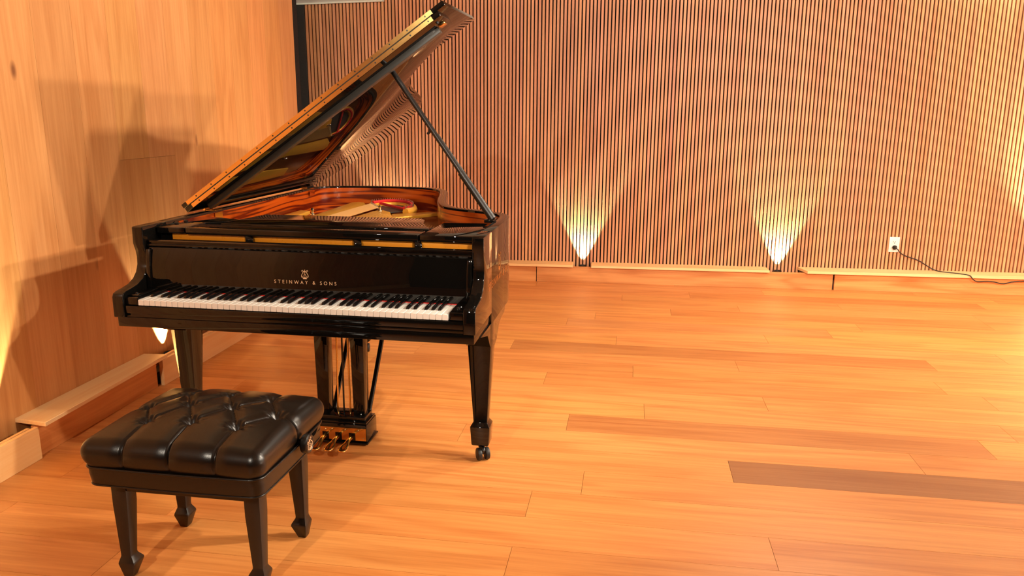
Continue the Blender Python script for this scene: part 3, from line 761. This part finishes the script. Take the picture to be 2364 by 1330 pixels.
def lyre_logo(fn):
    """lyre emblem in a unit box: x -0.5..0.5, y 0..1.15"""
    mb = MB()
    for sx in (-1, 1):
        ribbon(mb, catmull([(sx * 0.04, 0.10), (sx * 0.26, 0.12), (sx * 0.44, 0.26), (sx * 0.43, 0.45), (sx * 0.28, 0.70), (sx * 0.20, 0.92)], 5), 0.055, fn)
        ribbon(mb, catmull([(sx * 0.20, 0.92), (sx * 0.27, 1.03), (sx * 0.38, 1.03), (sx * 0.40, 0.93), (sx * 0.33, 0.90)], 4), 0.045, fn)
        ribbon(mb, catmull([(sx * 0.05, 0.12), (sx * 0.16, 0.22), (sx * 0.27, 0.24), (sx * 0.28, 0.33), (sx * 0.22, 0.33)], 4), 0.035, fn)
    ribbon(mb, [(-0.24, 0.90), (0.24, 0.90)], 0.07, fn)
    ribbon(mb, [(0.0, 0.93), (0.0, 1.12)], 0.07, fn)
    ribbon(mb, [(-0.24, 0.02), (0.24, 0.02)], 0.08, fn)
    ribbon(mb, [(0.0, 0.04), (0.0, 0.22)], 0.12, fn)
    ribbon(mb, catmull([(0.10, 0.74), (-0.02, 0.80), (-0.10, 0.70), (0.0, 0.60), (0.12, 0.50), (0.10, 0.36), (-0.04, 0.34), (-0.13, 0.44), (-0.06, 0.54), (0.06, 0.58)], 4), 0.040, fn)
    return mb
def fby(z):
    for (y0, z0), (y1, z1) in zip(fb[:-1], fb[1:]):
        if z0 <= z <= z1 and z1 > z0: return y0 + (y1 - y0) * (z - z0) / (z1 - z0)
    return 0.16
me, x0, x1, y0, y1 = text_geo('STEINWAY & SONS', 1.75)
sx_ = 0.255 / (x1 - x0); sz_ = 0.0135 / (y1 - y0)
for v_ in me.vertices:
    z = 0.763 + (v_.co.y - y0) * sz_
    v_.co = Vector((0.489 + (v_.co.x - x0) * sx_, fby(z) - 0.0006, z))
link('fallboard_lettering', me, M_LETTER, piano)
P('fallboard_emblem', lyre_logo(lambda a, b_, h: (0.616 + a * 0.031, fby(0.784 + b_ * 0.032) - 0.0003 - h, 0.784 + b_ * 0.032)), M_LETTER)
def rimx(y):
    best = XR
    for (ax_, ay_), (bx_, by_) in zip(outer[:-1], outer[1:]):
        if ax_ > 1.2 and min(ay_, by_) <= y <= max(ay_, by_) and abs(by_ - ay_) > 1e-6:
            best = ax_ + (bx_ - ax_) * (y - ay_) / (by_ - ay_)
    return best
me, x0, x1, y0, y1 = text_geo('STEINWAY & SONS', 1.5)
sx_ = 0.52 / (x1 - x0); sz_ = 0.030 / (y1 - y0)
for v_ in me.vertices:
    yy = 0.245 + (v_.co.x - x0) * sx_
    v_.co = Vector((rimx(yy) + 0.0010, yy, 0.742 + (v_.co.y - y0) * sz_))
link('side_lettering', me, M_BRASS, piano)
P('side_emblem', lyre_logo(lambda a, b_, h: (rimx(0.485 + a * 0.075) + 0.0006 + h, 0.485 + a * 0.075, 0.785 + b_ * 0.066)), M_BRASS)

# ================================================================ BENCH
BX, BY = -1.280, 2.117
bench = empty('piano_bench', (BX, BY, 0), 0.0)
tag(bench, 'black tufted leather piano bench with spade-foot wooden legs', 'bench')
def Bp(name, mb, mat, parent=None, **k): return mb.build(name, mat, parent or bench, **k)
HX, HY = 0.288, 0.246
# tufted cushion: rounded box with creases
def seg_d(px, py, a, b_):
    vx, vy = b_[0] - a[0], b_[1] - a[1]; t = ((px - a[0]) * vx + (py - a[1]) * vy) / (vx * vx + vy * vy); t = max(0, min(1, t))
    return math.hypot(px - a[0] - t * vx, py - a[1] - t * vy)
def uvp(u, t): return ((u - 0.5) * 2 * HX, (0.5 - t) * 2 * HY)          # t from the back edge
ROW_C = [uvp(u, 0.24) for u in (0.25, 0.5, 0.75)]
ROW_A = [uvp(u, 0.47) for u in (0.125, 0.375, 0.625, 0.875)]
ROW_B = [uvp(u, 0.70) for u in (0.25, 0.5, 0.75)]
buttons = ROW_C + ROW_A + ROW_B
creases = []
for i in range(3):
    for rr in (ROW_C, ROW_B):
        creases.append((rr[i], ROW_A[i])); creases.append((rr[i], ROW_A[i + 1]))
for p in ROW_C: creases.append((p, (p[0], HY + 0.03)))
for p in ROW_B: creases.append((p, (p[0], -HY - 0.03)))
creases.append((ROW_A[0], (-HX - 0.03, ROW_A[0][1]))); creases.append((ROW_A[3], (HX + 0.03, ROW_A[3][1])))
ZP = 0.398; ZC = 0.482; RB = 0.040
bm = bmesh.new()
NX, NY, NZ = 150, 128, 18
def cush(x, y, z):
    # x,y in the box, z in [ZP, ZC]; rounded edges
    ix = max(-HX + RB, min(HX - RB, x)); iy = max(-HY + RB, min(HY - RB, y)); iz = min(ZC - RB, z)
    dv = Vector((x - ix, y - iy, z - iz))
    ax = max(abs(dv.x), abs(dv.y), abs(dv.z))
    pt = Vector((ix, iy, iz))
    nrm = Vector((0, 0, 1))
    if dv.length > 1e-6:
        nrm = dv.normalized(); pt = pt + nrm * (ax if ax < RB - 1e-6 else RB)
    # dome and tuck-in
    rx, ry = pt.x / HX, pt.y / HY
    if pt.z > ZC - RB: pt.z += 0.040 * max(0, 1 - rx * rx) * max(0, 1 - ry * ry) * (pt.z - ZC + RB) / RB
    tk = max(0, (ZC - RB - pt.z) / (ZC - RB - ZP)); sc_ = 1 - 0.055 * tk * tk
    pt.x *= sc_; pt.y *= sc_
    dd = 0
    for a, b_ in creases:
        q = seg_d(pt.x, pt.y, a, b_)
        dd = max(dd, 0.0070 * math.exp(-(q / 0.0034) ** 2) + 0.0055 * math.exp(-(q / 0.022) ** 2))
    for a in buttons:
        q = math.hypot(pt.x - a[0], pt.y - a[1]); dd = max(dd, 0.024 * math.exp(-(q / 0.022) ** 2) + 0.008 * math.exp(-(q / 0.010) ** 2))
        # radial pleats around each button
        if q < 0.075:
            dd += 0.0022 * math.sin(math.atan2(pt.y - a[1], pt.x - a[0]) * 9) * math.exp(-((q - 0.022) / 0.018) ** 2)
    fade = 1.0 if pt.z > ZC - RB else max(0.35, 1 - tk)
    return pt - nrm * dd * fade
grid = {}
def gv(key, p):
    if key not in grid: grid[key] = bm.verts.new(cush(*p))
    return grid[key]
def lin(a, b_, i, n): return a + (b_ - a) * i / n
def top_key(i, j): return (i, j, NZ)
for i in range(NX):
    for j in range(NY):
        q = []
        for a, b_ in ((i, j), (i + 1, j), (i + 1, j + 1), (i, j + 1)):
            q.append(gv((a, b_, NZ), (lin(-HX, HX, a, NX), lin(-HY, HY, b_, NY), ZC)))
        bm.faces.new(q)
for k in range(NZ):
    for i in range(NX):
        for j in (0, NY):
            q = [gv((a, j, c), (lin(-HX, HX, a, NX), lin(-HY, HY, j, NY), lin(ZP, ZC, c, NZ))) for a, c in ((i, k), (i + 1, k), (i + 1, k + 1), (i, k + 1))]
            bm.faces.new(q if j == 0 else q[::-1])
    for j in range(NY):
        for i in (0, NX):
            q = [gv((i, b_, c), (lin(-HX, HX, i, NX), lin(-HY, HY, b_, NY), lin(ZP, ZC, c, NZ))) for b_, c in ((j, k), (j + 1, k), (j + 1, k + 1), (j, k + 1))]
            bm.faces.new(q if i == NX else q[::-1])
bmesh.ops.recalc_face_normals(bm, faces=bm.faces)
cme = bpy.data.meshes.new('cushion'); bm.to_mesh(cme); bm.free()
link('cushion', cme, M_LEATHER, bench, smooth=80)
for a in buttons:
    Bp('button', MB().lathe([(0.0085, 0.0), (0.0085, 0.003), (0.006, 0.006), (0.002, 0.0075)], (a[0], a[1], ZC + 0.040 * (1 - (a[0] / HX) ** 2) * (1 - (a[1] / HY) ** 2) - 0.0335), 12), M_LEATHER, smooth=60)
# upholstered band with piping
def rrect(hx, hy, r, n=6, bulge=0.0):
    pts = []
    for cx, cy, a0 in ((hx - r, hy - r, 0), (-hx + r, hy - r, 90), (-hx + r, -hy + r, 180), (hx - r, -hy + r, 270)):
        for k in range(n + 1):
            a = math.radians(a0 + 90 * k / n); pts.append((cx + r * math.cos(a), cy + r * math.sin(a)))
    # subdivide the straights so the band can bulge a little
    out = []
    m = len(pts)
    for i in range(m):
        p, q = pts[i], pts[(i + 1) % m]
        l = math.hypot(q[0] - p[0], q[1] - p[1]); s_ = max(1, int(l / 0.04))
        for j in range(s_): out.append((p[0] + (q[0] - p[0]) * j / s_, p[1] + (q[1] - p[1]) * j / s_))
    return [(x + (bulge * (1 - (y / hy) ** 2) * (1 if x > 0 else -1) if abs(x) > hx - 0.01 else 0), y + (bulge * (1 - (x / hx) ** 2) * (1 if y > 0 else -1) if abs(y) > hy - 0.01 else 0)) for x, y in out]
b0 = rrect(0.270, 0.226, 0.030, bulge=0.005); b1 = rrect(0.274, 0.232, 0.032, bulge=0.006)
Bp('band', MB().strips([[(x, y, 0.3405) for x, y in b0], [(x, y, 0.375) for x, y in b1], [(x, y, 0.399) for x, y in b1]]), M_LEATHER, smooth=60)
Bp('piping', MB().tube([(x, y, 0.3985) for x, y in rrect(0.2755, 0.2335, 0.033, bulge=0.006)], 0.0042, 8, closed=True), M_LEATHER, smooth=60)
Bp('piping', MB().tube([(x, y, 0.3415) for x, y in rrect(0.2705, 0.2265, 0.030, bulge=0.005)], 0.0028, 8, closed=True), M_LEATHER, smooth=60)
# apron and legs
LX, LY = 0.214, 0.150
HXA, HYA = LX + 0.020, LY + 0.020
for sy in (-1, 1):
    Bp('apron', MB().box(-LX + 0.0245, LX - 0.0245, sy * (LY + 0.012) - 0.009, sy * (LY + 0.012) + 0.009, 0.296, 0.3398), M_BENCHWOOD, bevel=0.001, seg=1)
for sx in (-1, 1):
    Bp('apron', MB().box(sx * (LX + 0.012) - 0.009, sx * (LX + 0.012) + 0.009, -LY + 0.0245, LY - 0.0245, 0.296, 0.3398), M_BENCHWOOD, bevel=0.001, seg=1)
for sx in (-1, 1):
    for sy in (-1, 1):
        cx, cy = sx * LX, sy * LY
        sec = [(0.0135, 0.0005), (0.0265, 0.050), (0.0255, 0.056), (0.0170, 0.074), (0.0165, 0.080), (0.0240, 0.25), (0.0243, 0.3398)]
        # taper only inwards: keep the outer faces nearly upright
        secs = []
        for h, z in sec:
            k = 0.35 * (0.0243 - min(h, 0.0243))
            secs.append(sq(cx + sx * k, cy + sy * k, h, h, z))
        Bp('leg', MB().strips(secs), M_BENCHWOOD, bevel=0.0012, ang=22, seg=2)
# adjusting knobs
for sx in (-1, 1):
    kb = Bp('adjusting_knob', MB().lathe([(0.012, -0.02), (0.012, 0.006), (0.028, 0.008), (0.031, 0.013), (0.031, 0.027), (0.028, 0.031), (0.024, 0.0315), (0.022, 0.030)], (0, 0, 0), 32), M_BENCHWOOD, smooth=35)
    kb.rotation_euler = (0, sx * math.pi / 2, 0); kb.location = (sx * 0.284, 0.03, 0.400)
    if sx > 0:
        em = lyre_logo(lambda a, b_, h: (-(b_ - 0.55) * 0.034, a * 0.038, 0.0302 + h)).build('knob_emblem', M_LETTER, kb)
        em.rotation_euler = (0, 0, 0.35)
